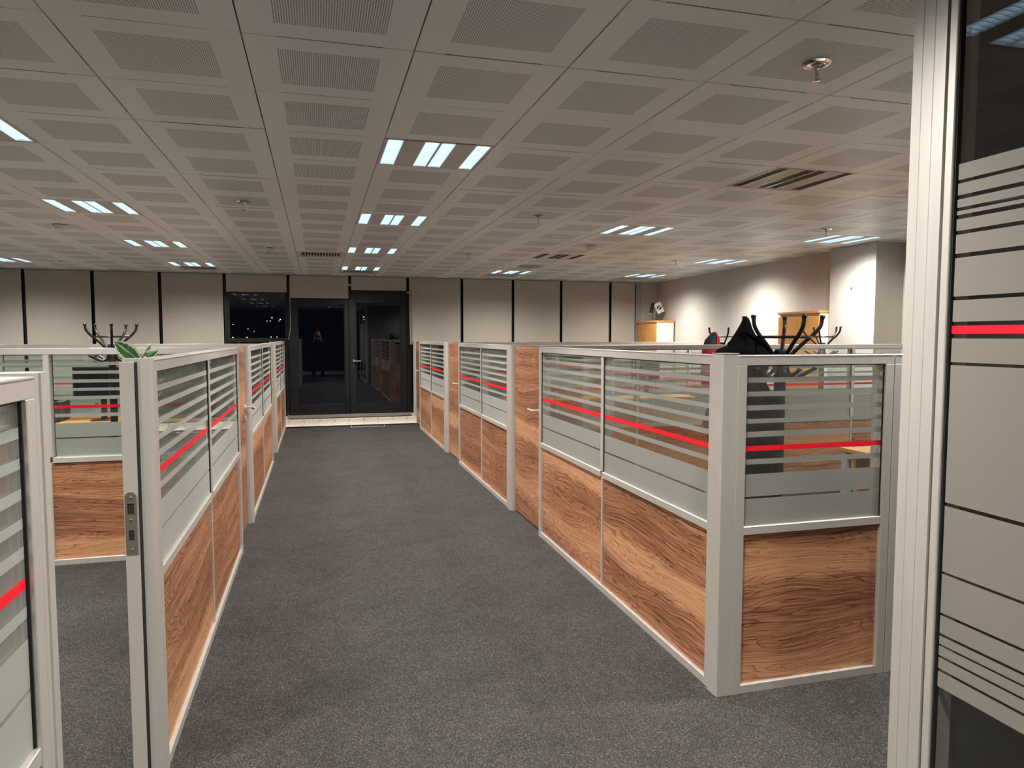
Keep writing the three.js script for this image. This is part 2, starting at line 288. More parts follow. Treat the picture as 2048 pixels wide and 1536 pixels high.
// ---------------------------------------------------------------- ceiling tiles, lamps, vents
const LIT = [[-6, -6], [2, -6], [2, -2], [2, 2], [2, 6], [2, 10], [2, 14], [-2, -6], [-2, -2], [-2, 2], [-2, 6], [-2, 10], [-2, 14], [-6, -2], [-6, 2], [-6, 6], [-6, 10], [-6, 14], [-10, 2], [-10, 6], [-10, 10], [-10, 14], [6, -1], [6, 6], [6, 14], [10, 2], [10, 6], [10, 10], [10, 14]];  // passage lamp and outlying left lamps are unseen, added as fill
const OFF = [[6, 2], [6, 10]], GRILLE = [[1, 11], [2, 15], [-2, 15], [6, 15], [10, 15]];
const cellX = (i) => GX + (i + 0.5) * TX, cellZ = (j) => GZ - (j + 0.5) * TZ;
{
  const taken = new Set([...LIT, ...OFF, ...GRILLE].map(c => c.join()));
  const cells = [], frustum = new THREE.Frustum(); camera.updateMatrixWorld(); camera.updateProjectionMatrix();
  const pm = new THREE.Matrix4().multiplyMatrices(camera.projectionMatrix, camera.matrixWorldInverse);
  for (let i = -12; i <= 11; i++) for (let j = -12; j <= 16; j++) {
    if (taken.has([i, j].join())) continue;
    const x = cellX(i), z = cellZ(j); if (x < -8.2 || z > 4.5) continue;
    const c = [[-.5, -.5], [.5, -.5], [.5, .5], [-.5, .5]].map(([a, b]) => new THREE.Vector3(x + a * TX, CEIL, z + b * TZ));
    const v = c.map(p => p.clone().applyMatrix4(camera.matrixWorldInverse));
    let area = 0;
    if (v.every(p => p.z < -0.1)) { const q = c.map(p => p.clone().applyMatrix4(pm)).map(p => [Math.max(-1, Math.min(1, p.x)), Math.max(-1, Math.min(1, p.y))]); for (let k = 0; k < 4; k++) { const [a, b] = [q[k], q[(k + 1) % 4]]; area += a[0] * b[1] - a[1] * b[0]; } area = Math.abs(area); }
    cells.push({ i, j, x, z, area });
  }
  cells.sort((p, q) => q.area - p.area);
  const plate = cbox(TX - 0.005, 0.02, TZ - 0.0035, 0, 0, 0, 0.0016);
  { const uv = plate.attributes.uv; for (let k = 0; k < uv.count; k++) uv.setXY(k, uv.getX(k) / 0.6 + 0.5, uv.getY(k) / TZ + 0.5); }
  const rest = [];
  cells.forEach((c, k) => {
    const dy = (rnd() - 0.5) * 0.0022, t1 = (rnd() - 0.5) * 0.003, t2 = (rnd() - 0.5) * 0.003;
    if (k < 300) { const m = part('ceiling_tile', plate, M.tile, ceiling); m.position.set(c.x, CEIL + 0.011 + dy, c.z); m.rotation.set(t1, 0, t2); }
    else rest.push(plate.clone().translate(c.x, CEIL + 0.011, c.z));
  });
  const m = part('ceiling_tiles_beyond', merge(rest), M.tile, ceiling); m.userData.kind = 'stuff';
}
const STRIPS = [[0.0, 0.083], [0.2, 0.278], [0.29, 0.366], [0.483, 0.562]];
function makeLamp(lit) {
  const t = new THREE.Group(); t.name = lit ? 'ceiling_lamp' : 'switched_off_ceiling_lamp';
  const z0 = TZ / 2 - 0.022, hy = 0.012, solid = [];
  const edges = [-TX / 2 + 0.003]; STRIPS.forEach(([a, b]) => edges.push(a - 0.281, b - 0.281)); edges.push(TX / 2 - 0.003);
  for (let k = 0; k < edges.length; k += 2) solid.push(cbox(edges[k + 1] - edges[k], 0.02, TZ - 0.004, (edges[k] + edges[k + 1]) / 2, 0.01, 0, 0.001));
  solid.push(cbox(TX - 0.006, 0.02, 0.02, 0, 0.01, TZ / 2 - 0.012, 0.001), cbox(TX - 0.006, 0.02, 0.02, 0, 0.01, -TZ / 2 + 0.012, 0.001), cbox(TX - 0.006, 0.004, TZ - 0.006, 0, lit ? 0.036 : 0.066, 0, 0));
  part('housing', solid, M.housing, t);
  for (const [a, b] of STRIPS) {
    const x = (a + b) / 2 - 0.281, w = b - a, blades = [], n = 20;
    for (let k = 0; k < n; k++) {                                       // scalloped cross blades
      const z = -z0 + (k + 0.5) * 2 * z0 / n;
      const s = new THREE.Shape(); const up = lit ? 0.016 : 0.04; s.moveTo(-w / 2, up); for (let q = 0; q <= 6; q++) { const u = q / 6 * 2 - 1; s.lineTo(u * w / 2, 0.006 * (1 - u * u)); } s.lineTo(w / 2, up);
      blades.push(new THREE.ExtrudeGeometry(s, { depth: lit ? 0.006 : 0.003, bevelEnabled: false }).translate(x, 0, z));
    }
    for (const sx of [-1, 1]) blades.push(cbox(0.003, lit ? 0.022 : 0.05, 2 * z0, x + sx * (w / 2 - 0.0015), lit ? 0.011 : 0.025, 0, 0));
    const l = part('louvre', blades, lit ? M.louvre : M.louvreOff, t);
    part(lit ? 'tube' : 'dead_tube', cbox(w - 0.006, 0.006, 2 * z0 - 0.004, x, lit ? 0.02 : 0.056, 0, 0), lit ? M.glow : M.white, l);
  }
  return t;
}
const lampProto = makeLamp(true), offProto = makeLamp(false);
const lampLabel = {
  '2,2': 'large lit ceiling lamp nearest over the corridor', '2,6': 'lit ceiling lamp second along the corridor row', '2,10': 'lit ceiling lamp third along the corridor row', '2,14': 'lit ceiling lamp last in the corridor row by the glass doors',
  '-2,2': 'lit ceiling lamp cut off at the left edge of the photo', '-2,6': 'lit ceiling lamp left of the corridor, in front of the smoke detector', '-2,10': 'lit ceiling lamp second of the left row seen whole', '-2,14': 'lit ceiling lamp of the left row nearest the blinds',
  '-6,14': 'lit ceiling lamp far left, small, close over the blinds', '6,6': 'lit ceiling lamp above the right cubicles beyond the switched-off lamp', '6,14': 'lit ceiling lamp near the round ceiling diffuser by the far blinds',
  '10,6': 'lit ceiling lamp close beside the white pier', '10,10': 'lit ceiling lamp beside the bare white right wall', '10,14': 'lit ceiling lamp in the far right corner above the flags', '2,-2': 'lit ceiling lamp above the photographer, mirrored in the tall glass',
};
for (const [i, j] of LIT) {
  const o = lampProto.clone(); o.name = numbered('ceiling_lamp'); o.position.set(cellX(i), CEIL, cellZ(j)); scene.add(o);
  o.userData = { label: lampLabel[[i, j].join()] ?? `assumed ceiling lamp out of view ${i < 0 ? 'to the left' : i > 4 ? 'to the right' : 'behind the camera'} at column ${i} and row ${j}`, category: 'lamp', group: 'recessed louvre ceiling lamps' };
  const s = new THREE.SpotLight(LAMP_COLOR, LAMP_CANDELA, 0, LAMP_ANGLE, LAMP_SOFT, 2); s.name = 'lamp_light'; s.position.set(cellX(i), CEIL - 0.03, cellZ(j)); s.target.position.set(cellX(i), 0, cellZ(j));
  s.castShadow = true; s.shadow.radius = 6; scene.add(s, s.target);
}
OFF.forEach(([i, j], k) => { const o = offProto.clone(); o.name = numbered('switched_off_ceiling_lamp'); o.position.set(cellX(i), CEIL, cellZ(j)); scene.add(o); o.userData = { label: k ? 'small switched-off ceiling lamp with dark louvres, near the second smoke detector' : 'big switched-off ceiling lamp with dark louvres, upper right', category: 'lamp', group: 'switched-off ceiling lamps' }; });
GRILLE.forEach(([i, j], k) => {
  const t = thing('air_grille', ['slatted air grille in the ceiling beside the third corridor lamp', 'air grille behind the last corridor lamp at the window wall', 'air grille behind the last lamp of the left row', 'air grille behind the far lamp near the round diffuser', 'air grille in the far right ceiling corner'][k], 'vent', [cellX(i), CEIL, cellZ(j)], 0, 'ceiling air grilles');
  part('frame', [cbox(TX - 0.006, 0.02, 0.05, 0, 0.008, TZ / 2 - 0.028), cbox(TX - 0.006, 0.02, 0.05, 0, 0.008, -TZ / 2 + 0.028), cbox(0.05, 0.02, TZ - 0.1, TX / 2 - 0.028, 0.008, 0), cbox(0.05, 0.02, TZ - 0.1, -TX / 2 + 0.028, 0.008, 0)], M.housing, t);
  for (let q = 0; q < 14; q++) part('slat', cbox(0.005, 0.022, TZ - 0.1, 0, 0, 0, 0.001).rotateZ(0.5).translate(-0.235 + q * 0.0362, 0.012, 0), M.housing, t);
  part('backing', cbox(TX - 0.02, 0.003, TZ - 0.02, 0, 0.032, 0, 0), M.slab, t);
});
{
  const spr = [[4.5, -0.5, 'large sprinkler head on the near right ceiling tile'], [0.5, 5.5, 'sprinkler head left of the second corridor lamp'], [4.5, 5.5, 'sprinkler head right of the second corridor lamp'], [9.4, 5.5, 'sprinkler head in front of the lamp by the white pier'], [0.5, 10.5, 'small sprinkler head left of the third corridor lamp'], [-4.4, 14.5, 'small sprinkler head at far left over the blinds'], [4.5, 10.5, 'small sprinkler head right of the third corridor lamp'], [9.36, 10.5, 'small sprinkler head before the white right wall']];
  let proto;
  for (const [i, j, label] of spr) {
    const at = [GX + i * TX, CEIL, GZ - j * TZ];
    if (proto) { copy(proto, at, rnd() * 3, label, 'ceiling sprinklers'); continue; }
    proto = thing('sprinkler_head', label, 'sprinkler', at, 0.6, 'ceiling sprinklers');
    part('escutcheon', lathe([[0.02, 0], [0.03, -0.010], [0.048, -0.008], [0.053, 0]], 28), M.chrome, proto);
    part('body', lathe([[0, 0], [0.013, 0], [0.013, -0.018], [0.008, -0.024], [0, -0.024]], 16), M.chrome, proto);
    for (const s of [-1, 1]) part('yoke_arm', tube([[s * 0.011, -0.018, 0], [s * 0.014, -0.035, 0], [s * 0.004, -0.062, 0]], 0.0025, 10, 6), M.chrome, proto);
    part('bulb', cyl(0.003, 0.003, 0.036, 0, -0.042, 0, 8), M.chrome, proto);
    part('deflector', lathe([[0, -0.062], [0.017, -0.064], [0.017, -0.066], [0, -0.066]], 16), M.chrome, proto);
  }
  for (const [x, z, label] of [[-2.31, -7.6, 'white smoke detector on the ceiling left of the corridor'], [3.05, -7.7, 'white smoke detector on the ceiling above the right cubicles']]) {
    const t = thing('smoke_detector', label, 'smoke detector', [x, CEIL, z], 0, 'smoke detectors');
    part('base', lathe([[0, 0], [0.062, 0], [0.062, -0.014], [0.058, -0.018], [0, -0.018]], 28), M.white, t);
    part('head', lathe([[0.048, -0.016], [0.05, -0.036], [0.044, -0.046], [0, -0.048]], 28), M.white, t);
  }
  const r = thing('round_diffuser', 'flat round air diffuser on the ceiling between two far right lamps', 'vent', [3.1, CEIL, -10.25]);
  for (const [a, y] of [[0.2, 0.006], [0.15, 0.014], [0.1, 0.02]]) part('ring', lathe([[a - 0.04, -y + 0.004], [a, -y - 0.006], [a + 0.006, -y + 0.002], [a, 0]], 36), M.housing, r);
}

// ---------------------------------------------------------------- glazed partitions
const H = 1.476, T = 0.08;
const FILM = [[1.359, 1.381], [1.300, 1.321], [1.240, 1.262], [1.184, 1.204], [1.125, 1.149], [1.007, 1.030], [0.867, 0.965], [0.740, 0.858]], REDY = [1.065, 1.087];
let grain = 0;
// local frame: x runs from 0 to L, the outer face looks to +z at z = 0, the thickness lies behind it
function partition(label, [x, z], turn, L, mullions, group) {
  const t = thing('glazed_partition', label, 'partition', [x, 0, z], turn, group), S = 0.045;
  const zc = -T / 2;
  part('top_rail', cbox(L, 0.043, T, L / 2, H - 0.0215, zc, 0.002), M.alu, t);
  part('top_seam', cbox(L - 0.01, 0.003, 0.004, L / 2, H - 0.004, -0.0005, 0), M.aluDark, t);
  part('bottom_rail', cbox(L - 2 * S, 0.04, T - 0.004, L / 2, 0.02, zc, 0.002), M.alu, t);
  for (const sx of [S / 2, L - S / 2]) part('stile', cbox(S, H - 0.043, T, sx, (H - 0.043) / 2, zc, 0.002), M.alu, t);
  const xs = [S, ...mullions.flatMap(m => [m - 0.018, m + 0.018]), L - S];
  for (const m of mullions) part('mullion', [cbox(0.036, 0.69, T - 0.008, m, 1.088, zc, 0.002), cbox(0.018, 0.66, T - 0.016, m, 0.37, zc, 0.002)], M.alu, t);
  for (let k = 0; k < xs.length; k += 2) {
    const a = xs[k], b = xs[k + 1], w = b - a, c = (a + b) / 2, wa = k ? a - 0.009 : a, wb = k + 2 < xs.length ? b + 0.009 : b;
    part('mid_rail', cbox(w, 0.037, T - 0.004, c, 0.7215, zc, 0.002), M.alu, t);
    grain += 0.37; part('wood_panel', cbox(wb - wa, 0.664, 0.044, (wa + wb) / 2, 0.372, zc, 0.001, (grain * 1.7) % 2.4, (grain * 0.9) % 1.6), M.walnut, t);
    const pane = part('pane', cbox(w + 0.01, 0.7, 0.006, c, 1.088, -0.018, 0), M.glass, t);
    for (const [y0, y1] of FILM) part('frosted_stripe', plane(w, y1 - y0, c, (y0 + y1) / 2, -0.0145), M.frost, pane);
    part('red_stripe', plane(w, REDY[1] - REDY[0], c, (REDY[0] + REDY[1]) / 2, -0.0143), M.red, pane);
    part('inner_pane', cbox(w + 0.01, 0.7, 0.005, c, 1.088, -T + 0.018, 0), M.glass, t);
    for (const s of [0, 1]) part('glazing_gasket', cbox(0.004, 0.694, 0.006, s ? b - 0.002 : a + 0.002, 1.088, -0.012, 0), M.rubber, t);
    part('glazing_gasket', cbox(w, 0.004, 0.006, c, 1.431, -0.012, 0), M.rubber, t);
  }
  return t;
}
// post whose door-side corner is rounded; local x from 0 (partition side) to D (door side)
function doorPost(label, [x, z], turn, D = 0.1, group) {
  const t = thing('door_post', label, 'post', [x, 0, z], turn, group), r = 0.046, poly = [[0, -T], [D - 0.012, -T], [D - 0.012, -T + 0.02], [D, -T + 0.02]];
  for (let k = 0; k <= 8; k++) { const a = k / 8 * Math.PI / 2; poly.push([D - r + r * Math.cos(a), -r + r * Math.sin(a) + 0.004]); }
  poly.push([0.02, 0.004], [0.02, 0.0], [0, 0]);
  part('profile', extrude(poly, H + 0.002), M.alu, t);
  part('end_cap', extrude(poly.map(([a, b]) => [a, b]), 0.004).translate(0, H + 0.002, 0), M.alu, t);
  part('foot', extrude(poly.map(([a, b]) => [a * 0.94 + 0.003, b * 0.94 - 0.002]), 0.006), M.rubber, t);
  return t;
}
// door leaf, local x from 0 to L, outer face at z = 0; handleX where the lever stands
function cubicleDoor(label, [x, z], turn, L, handleX, lever) {
  const t = thing('cubicle_door', label, 'door', [x, 0, z], turn, 'walnut cubicle doors');
  grain += 0.41;
  part('leaf', cbox(L - 0.008, H - 0.022, 0.04, L / 2, H / 2 + 0.002, -0.02, 0.002, (grain * 1.3) % 2.4, (grain * 0.7) % 1.6), M.walnut, t);
  part('edge_band', [cbox(0.003, H - 0.02, 0.041, 0.003, H / 2 + 0.002, -0.02, 0), cbox(0.003, H - 0.02, 0.041, L - 0.003, H / 2 + 0.002, -0.02, 0)], M.aluDark, t);
  part('seal', cbox(L, 0.006, 0.02, L / 2, 0.006, -0.02, 0), M.rubber, t);
  const h = part('handle', [tube([[handleX, 0.978, 0], [handleX, 0.978, 0.06], [handleX, 0.978, 0.074], [handleX + lever * 0.02, 0.978, 0.08], [handleX + lever * 0.12, 0.978, 0.076]], 0.0085, 30, 10)], M.satin, t);
  part('rosette', cyl(0.024, 0.024, 0.008, 0, 0, 0, 20).rotateX(Math.PI / 2).translate(handleX, 0.978, 0.004), M.satin, h);
  part('keyhole', [cyl(0.02, 0.02, 0.008, 0, 0, 0, 18).rotateX(Math.PI / 2).translate(handleX, 0.885, 0.004), cbox(0.01, 0.03, 0.016, handleX, 0.885, 0.008, 0.002)], M.satin, t);
  return t;
}
const XR = 1.64, XL = -0.542, RIGHT = -Math.PI / 2, LEFT = Math.PI / 2;
// right row: local x runs towards the camera, from the far end
partition('two-bay glazed walnut partition along the right corridor side, nearest', [XR, -5.2], RIGHT, 2.51, [1.25], 'corridor partitions');
partition('middle glazed walnut partition on the right, between two walnut doors', [XR, -8.44], RIGHT, 2.32, [1.2], 'corridor partitions');
partition('last glazed walnut partition on the right, by the far glass doors', [XR, -11.88], RIGHT, 2.44, [1.2], 'corridor partitions');
{ const c = thing('corner_post', 'thick aluminium corner post where the two nearest right partitions meet', 'post', [1.63, 0, -2.615]);
  part('profile', cbox(0.075, H + 0.006, 0.082, 0.0375, (H + 0.006) / 2, -0.041, 0.003), M.alu, c);
  part('cap', cbox(0.079, 0.003, 0.086, 0.0375, H + 0.0075, -0.041, 0.001), M.alu, c);
  part('scuff', [cbox(0.008, 0.0012, 0.0004, 0.004, H - 0.006, 0.0001, 0), cbox(0.02, 0.0012, 0.0004, 0.02, H - 0.009, 0.0001, 0).rotateZ(0)], M.aluDark, c);
}
doorPost('round-edged aluminium post right of the corridor, far side of the nearest walnut door', [XR, -6.12], RIGHT, 0.1, 'door posts');
doorPost('round-edged aluminium post right of the corridor, far side of the middle door', [XR, -9.42], RIGHT, 0.1, 'door posts');
doorPost('slim aluminium post at the far end of the right row', [XR, -12.635], RIGHT, 0.05, 'door posts');
cubicleDoor('nearest walnut door on the right with a silver lever', [XR + 0.042, -6.02], RIGHT, 0.82, 0.765, -1);
cubicleDoor('middle walnut door on the right with a silver lever', [XR + 0.042, -9.32], RIGHT, 0.88, 0.82, -1);
cubicleDoor('last walnut door on the right, beside the far glass doors', [XR + 0.042, -12.58], RIGHT, 0.69, 0.63, -1);
// left row: local x runs away from the camera
partition('partition cut off at the left edge, nearest to the camera', [XL, 0.9], LEFT, 2.5, [1.25], 'corridor partitions');
partition('long glazed walnut partition beside the open doorway on the left', [XL, -2.66], LEFT, 2.69, [1.3], 'corridor partitions');
partition('middle glazed walnut partition on the left, between two levers', [XL, -6.27], LEFT, 2.8, [1.4], 'corridor partitions');
partition('last glazed walnut partition on the left, touching the dark door frame', [XL, -9.97], LEFT, 2.6, [1.3], 'corridor partitions');
doorPost('broad aluminium post at the near side of the open doorway on the left', [XL, -1.6], LEFT, 0.09, 'door posts');
doorPost('round aluminium post between the open doorway and the long left partition', [XL, -2.66], LEFT + Math.PI, 0.085, 'door posts');
{ // the post at the doorway: mirrored so that its round edge looks to the camera, with the lock strike
  const j = scene.children[scene.children.length - 1]; j.rotation.y = LEFT; j.scale.set(-1, 1, 1);
  const s = part('jamb_face', cbox(0.012, H - 0.01, 0.046, 0.083, H / 2, -0.064, 0.002), M.jamb, j);
  part('seal', cbox(0.01, H - 0.01, 0.009, 0.085, H / 2, -0.0375, 0.002), M.rubber, j);
  const sh = new THREE.Shape(); sh.moveTo(-0.018, -0.105); sh.lineTo(0.018, -0.105); sh.lineTo(0.018, 0.087); sh.absarc(0, 0.087, 0.018, 0, Math.PI, false); sh.lineTo(-0.018, -0.105);
  for (const [y0, y1, w] of [[-0.058, -0.024, 0.008], [0.03, 0.066, 0.01]]) { const h = new THREE.Path(); h.moveTo(-w, y0); h.lineTo(w, y0); h.lineTo(w, y1); h.lineTo(-w, y1); h.lineTo(-w, y0); sh.holes.push(h); }
  const pl = part('strike_plate', new THREE.ExtrudeGeometry(sh, { depth: 0.003, bevelEnabled: false }).rotateY(Math.PI / 2).translate(0.089, 0.935, -0.066), M.steel, j);
  part('bolt_recess', [cbox(0.001, 0.06, 0.024, 0.0893, 0.894, -0.066, 0), cbox(0.001, 0.05, 0.026, 0.0893, 0.983, -0.066, 0)], M.rubber, pl);
  for (const y of [1.02, 0.945, 0.845]) part('screw', cyl(0.005, 0.004, 0.003, 0, 0, 0, 10).rotateZ(-Math.PI / 2).translate(0.0935, y, -0.066), M.chrome, pl);
}
doorPost('round-edged aluminium post on the left behind the nearer lever', [XL, -6.27], LEFT, 0.1, 'door posts');
{ const j = scene.children[scene.children.length - 1]; j.scale.set(-1, 1, 1); }
doorPost('round-edged aluminium post on the left behind the farther lever', [XL, -9.97], LEFT, 0.1, 'door posts');
{ const j = scene.children[scene.children.length - 1]; j.scale.set(-1, 1, 1); }
cubicleDoor('walnut door on the left after the long partition, with a silver lever', [XL - 0.042, -5.355], LEFT, 0.81, 0.755, -1);
cubicleDoor('second walnut door on the left, seen edge-on far down the corridor', [XL - 0.042, -9.075], LEFT, 0.79, 0.735, -1);
// cross partitions between the cubicles
partition('narrow glazed partition with walnut panel facing the camera on the right', [1.703, -2.615], 0, 0.80, [], 'cross partitions');
partition('glazed cross partition running on behind the tall glass wall', [2.506, -2.615], 0, 2.4, [1.2], 'cross partitions');
partition('glazed cross partition behind the big black coat stand', [1.73, -6.05], 0, 4.3, [1.15, 2.35, 3.55], 'cross partitions');
partition('farthest glazed cross partition of the right cubicles', [1.73, -9.35], 0, 4.4, [1.15, 2.35, 3.55], 'cross partitions');
partition('cross partition seen through the open doorway on the left', [-0.64, -5.44], Math.PI, 3.66, [1.11, 2.41], 'cross partitions');
partition('far cross partition in front of the small coat stand on the left', [-0.64, -8.18], Math.PI, 3.66, [1.11, 2.41], 'cross partitions');

// ---------------------------------------------------------------- tall glass wall at the right
{
  const t = thing('tall_glass_wall', 'tall aluminium-framed glass wall with wide frosted bands and a red stripe, right edge', 'glass wall', [1.52, 0, -1.563], RIGHT);
  const L = 3.4, top = CEIL - 0.005;
  const post = [[0, 0], [0.0295, 0], [0.031, -0.0025], [0.0325, 0], [0.0655, 0], [0.067, -0.0025], [0.0685, 0], [0.102, 0], [0.102, -0.09], [0, -0.09]];
  part('end_post', extrude(post, top), M.alu, t);
  const gk = part('gasket', cbox(0.006, top, 0.06, 0.105, top / 2, -0.045, 0), M.rubber, t);
  part('frame_stile', cbox(0.023, top, 0.07, 0.1195, top / 2, -0.037, 0.002), M.alu, t);
  part('gasket', cbox(0.004, top - 0.1, 0.014, 0.133, top / 2, -0.016, 0), M.rubber, t);
  part('top_rail', cbox(L - 0.15, 0.05, 0.07, 0.142 + (L - 0.15) / 2, top - 0.025, -0.037), M.alu, t);
  part('bottom_rail', cbox(L - 0.15, 0.09, 0.07, 0.142 + (L - 0.15) / 2, 0.045, -0.037), M.alu, t);
  part('frame_stile', cbox(0.05, top, 0.07, L, top / 2, -0.037), M.alu, t);
  part('frame_stile', cbox(0.05, top, 0.07, 1.6, top / 2, -0.037), M.alu, t);
  const bands = [[1.9407, 1.9796], [1.9036, 1.9322], [1.8732, 1.8932], [1.8552, 1.8647], [1.8163, 1.8448], [1.7602, 1.8068], [1.6547, 1.7497], [1.592, 1.6452], [1.4913, 1.5503], [1.1341, 1.4837], [0.9546, 1.1247], [0.8463, 0.948], [0.7922, 0.8397], [0.7637, 0.7855], [0.7342, 0.7589], [0.6991, 0.7285], [0.6506, 0.6924]];
  for (const [a, b] of [[0.134, 1.575], [1.625, L - 0.025]]) {
    const w = b - a, c = (a + b) / 2, p = part('pane', cbox(w, top - 0.14, 0.008, c, 0.09 + (top - 0.14) / 2, -0.02, 0), M.glass, t);
    for (const [y0, y1] of bands) part('frosted_band', plane(w - 0.006, y1 - y0, c + 0.001, (y0 + y1) / 2, -0.0155), M.frostWarm, p);
    part('red_stripe', plane(w - 0.004, 0.020, c, 1.572, -0.0153), M.red, p);
  }
  // the unlit office behind it
  struct('wall_office_far', cbox(4.72, 2.6, 0.08, 3.95, 1.3, -1.523, 0.002), M.reflectDark);
  struct('wall_office_back', cbox(4.75, 2.6, 0.08, 4.0, 1.3, 1.82, 0.002), M.walnut);
  struct('wall_office_right', cbox(0.08, 2.6, 3.4, 5.6, 1.3, 0.06, 0.002), M.walnut);
  struct('ceiling_office', cbox(3.85, 0.02, 3.4, 3.65, 2.585, 0.06, 0.002), M.tilePlain);
}

// ---------------------------------------------------------------- coat stands and coats
function makeStand(label) {
  const t = thing('coat_stand', label, 'coat stand', [0, 0, 0], 0, 'black coat stands');
  part('pole', cyl(0.031, 0.031, 1.44, 0, 0.75, 0, 24), M.black, t);
  part('top_cap', lathe([[0, 1.486], [0.028, 1.486], [0.034, 1.48], [0.034, 1.40], [0.031, 1.38]], 24), M.black, t);
  part('base', lathe([[0, 0.04], [0.06, 0.04], [0.18, 0.025], [0.2, 0.012], [0.2, 0], [0, 0]], 36), M.black, t);
  const ang = [0, 1, 2, 3, 4].map(k => 0.4 + k * Math.PI * 0.4);
  for (const a of ang) {
    const c = Math.cos(a), s = Math.sin(a);
    part('upper_hook', [tube([[0.03 * c, 1.43, 0.03 * s], [0.1 * c, 1.505, 0.1 * s], [0.172 * c, 1.572, 0.172 * s], [0.202 * c, 1.612, 0.202 * s], [0.21 * c, 1.662, 0.21 * s]], 0.0105, 24, 10), lathe([[0, 0.02], [0.014, 0.018], [0.0125, 0], [0, 0]], 12).translate(0.21 * c, 1.65, 0.21 * s)], M.black, t);
  }
  part('ring', new THREE.TorusGeometry(0.152, 0.0075, 8, 48).rotateX(Math.PI / 2).translate(0, 1.553, 0), M.black, t);
  for (const a of [0, 1, 2, 3, 4].map(k => 0.4 + k * Math.PI * 0.4)) {
    const c = Math.cos(a), s = Math.sin(a);
    part('lower_hook', [tube([[0.03 * c, 1.405, 0.03 * s], [0.045 * c, 1.36, 0.045 * s], [0.085 * c, 1.338, 0.085 * s], [0.12 * c, 1.352, 0.12 * s], [0.18 * c, 1.385, 0.18 * s]], 0.0105, 24, 10), lathe([[0, 0.016], [0.014, 0.014], [0.0125, 0], [0, 0]], 12).translate(0.18 * c, 1.378, 0.18 * s)], M.black, t);
  }
  return t;
}
const stand = makeStand('big black coat stand with a black coat in the nearest right cubicle'); stand.position.set(2.407, 0, -3.3);
copy(stand, [5.62, 0, -6.95], 0.5, 'empty black coat stand in front of the tall cabinet by the pier', 'black coat stands');
copy(stand, [-1.775, 0, -7.05], 0.35, 'small black coat stand in front of the blinds on the left', 'black coat stands');
copy(stand, [4.98, 0, -8.0], 1.1, 'far black coat stand carrying the red-striped jacket', 'black coat stands');
// hanging cloth lofted through rings of (height, middle x, half width, half depth)
function drape(levels, zc, folds, amp, a0 = 0, a1 = Math.PI * 2, grow = 0, n = 64) {
  const P = [], N = [], U = [], pts = [];
  levels.forEach(([y, cx, w, d], i) => { const row = []; for (let k = 0; k <= n; k++) { const a = a0 + (a1 - a0) * k / n, f = 1 + amp * Math.min(1, i / 5) * (Math.sin(a * folds + i * 0.35) + 0.5 * Math.sin(a * (folds * 2 + 1) - i * 0.2)); row.push(new THREE.Vector3(cx + (w * f + grow) * Math.cos(a), y, zc + (d * f + grow) * Math.sin(a))); } pts.push(row); });
  const idx = [], pos = []; pts.forEach(r => r.forEach(p => pos.push(p.x, p.y, p.z)));
  const W = n + 1; for (let i = 0; i < pts.length - 1; i++) for (let k = 0; k < n; k++) { const a = i * W + k, b = a + 1, c = a + W, d = c + 1; idx.push(a, b, c, b, d, c); }
  const g = new THREE.BufferGeometry(); g.setAttribute('position', new THREE.Float32BufferAttribute(pos, 3)); g.setIndex(idx); g.computeVertexNormals();
  g.setAttribute('uv', new THREE.Float32BufferAttribute(pts.flatMap((r, i) => r.flatMap((p, k) => [k / n, i / pts.length])), 2));
  return g;
}
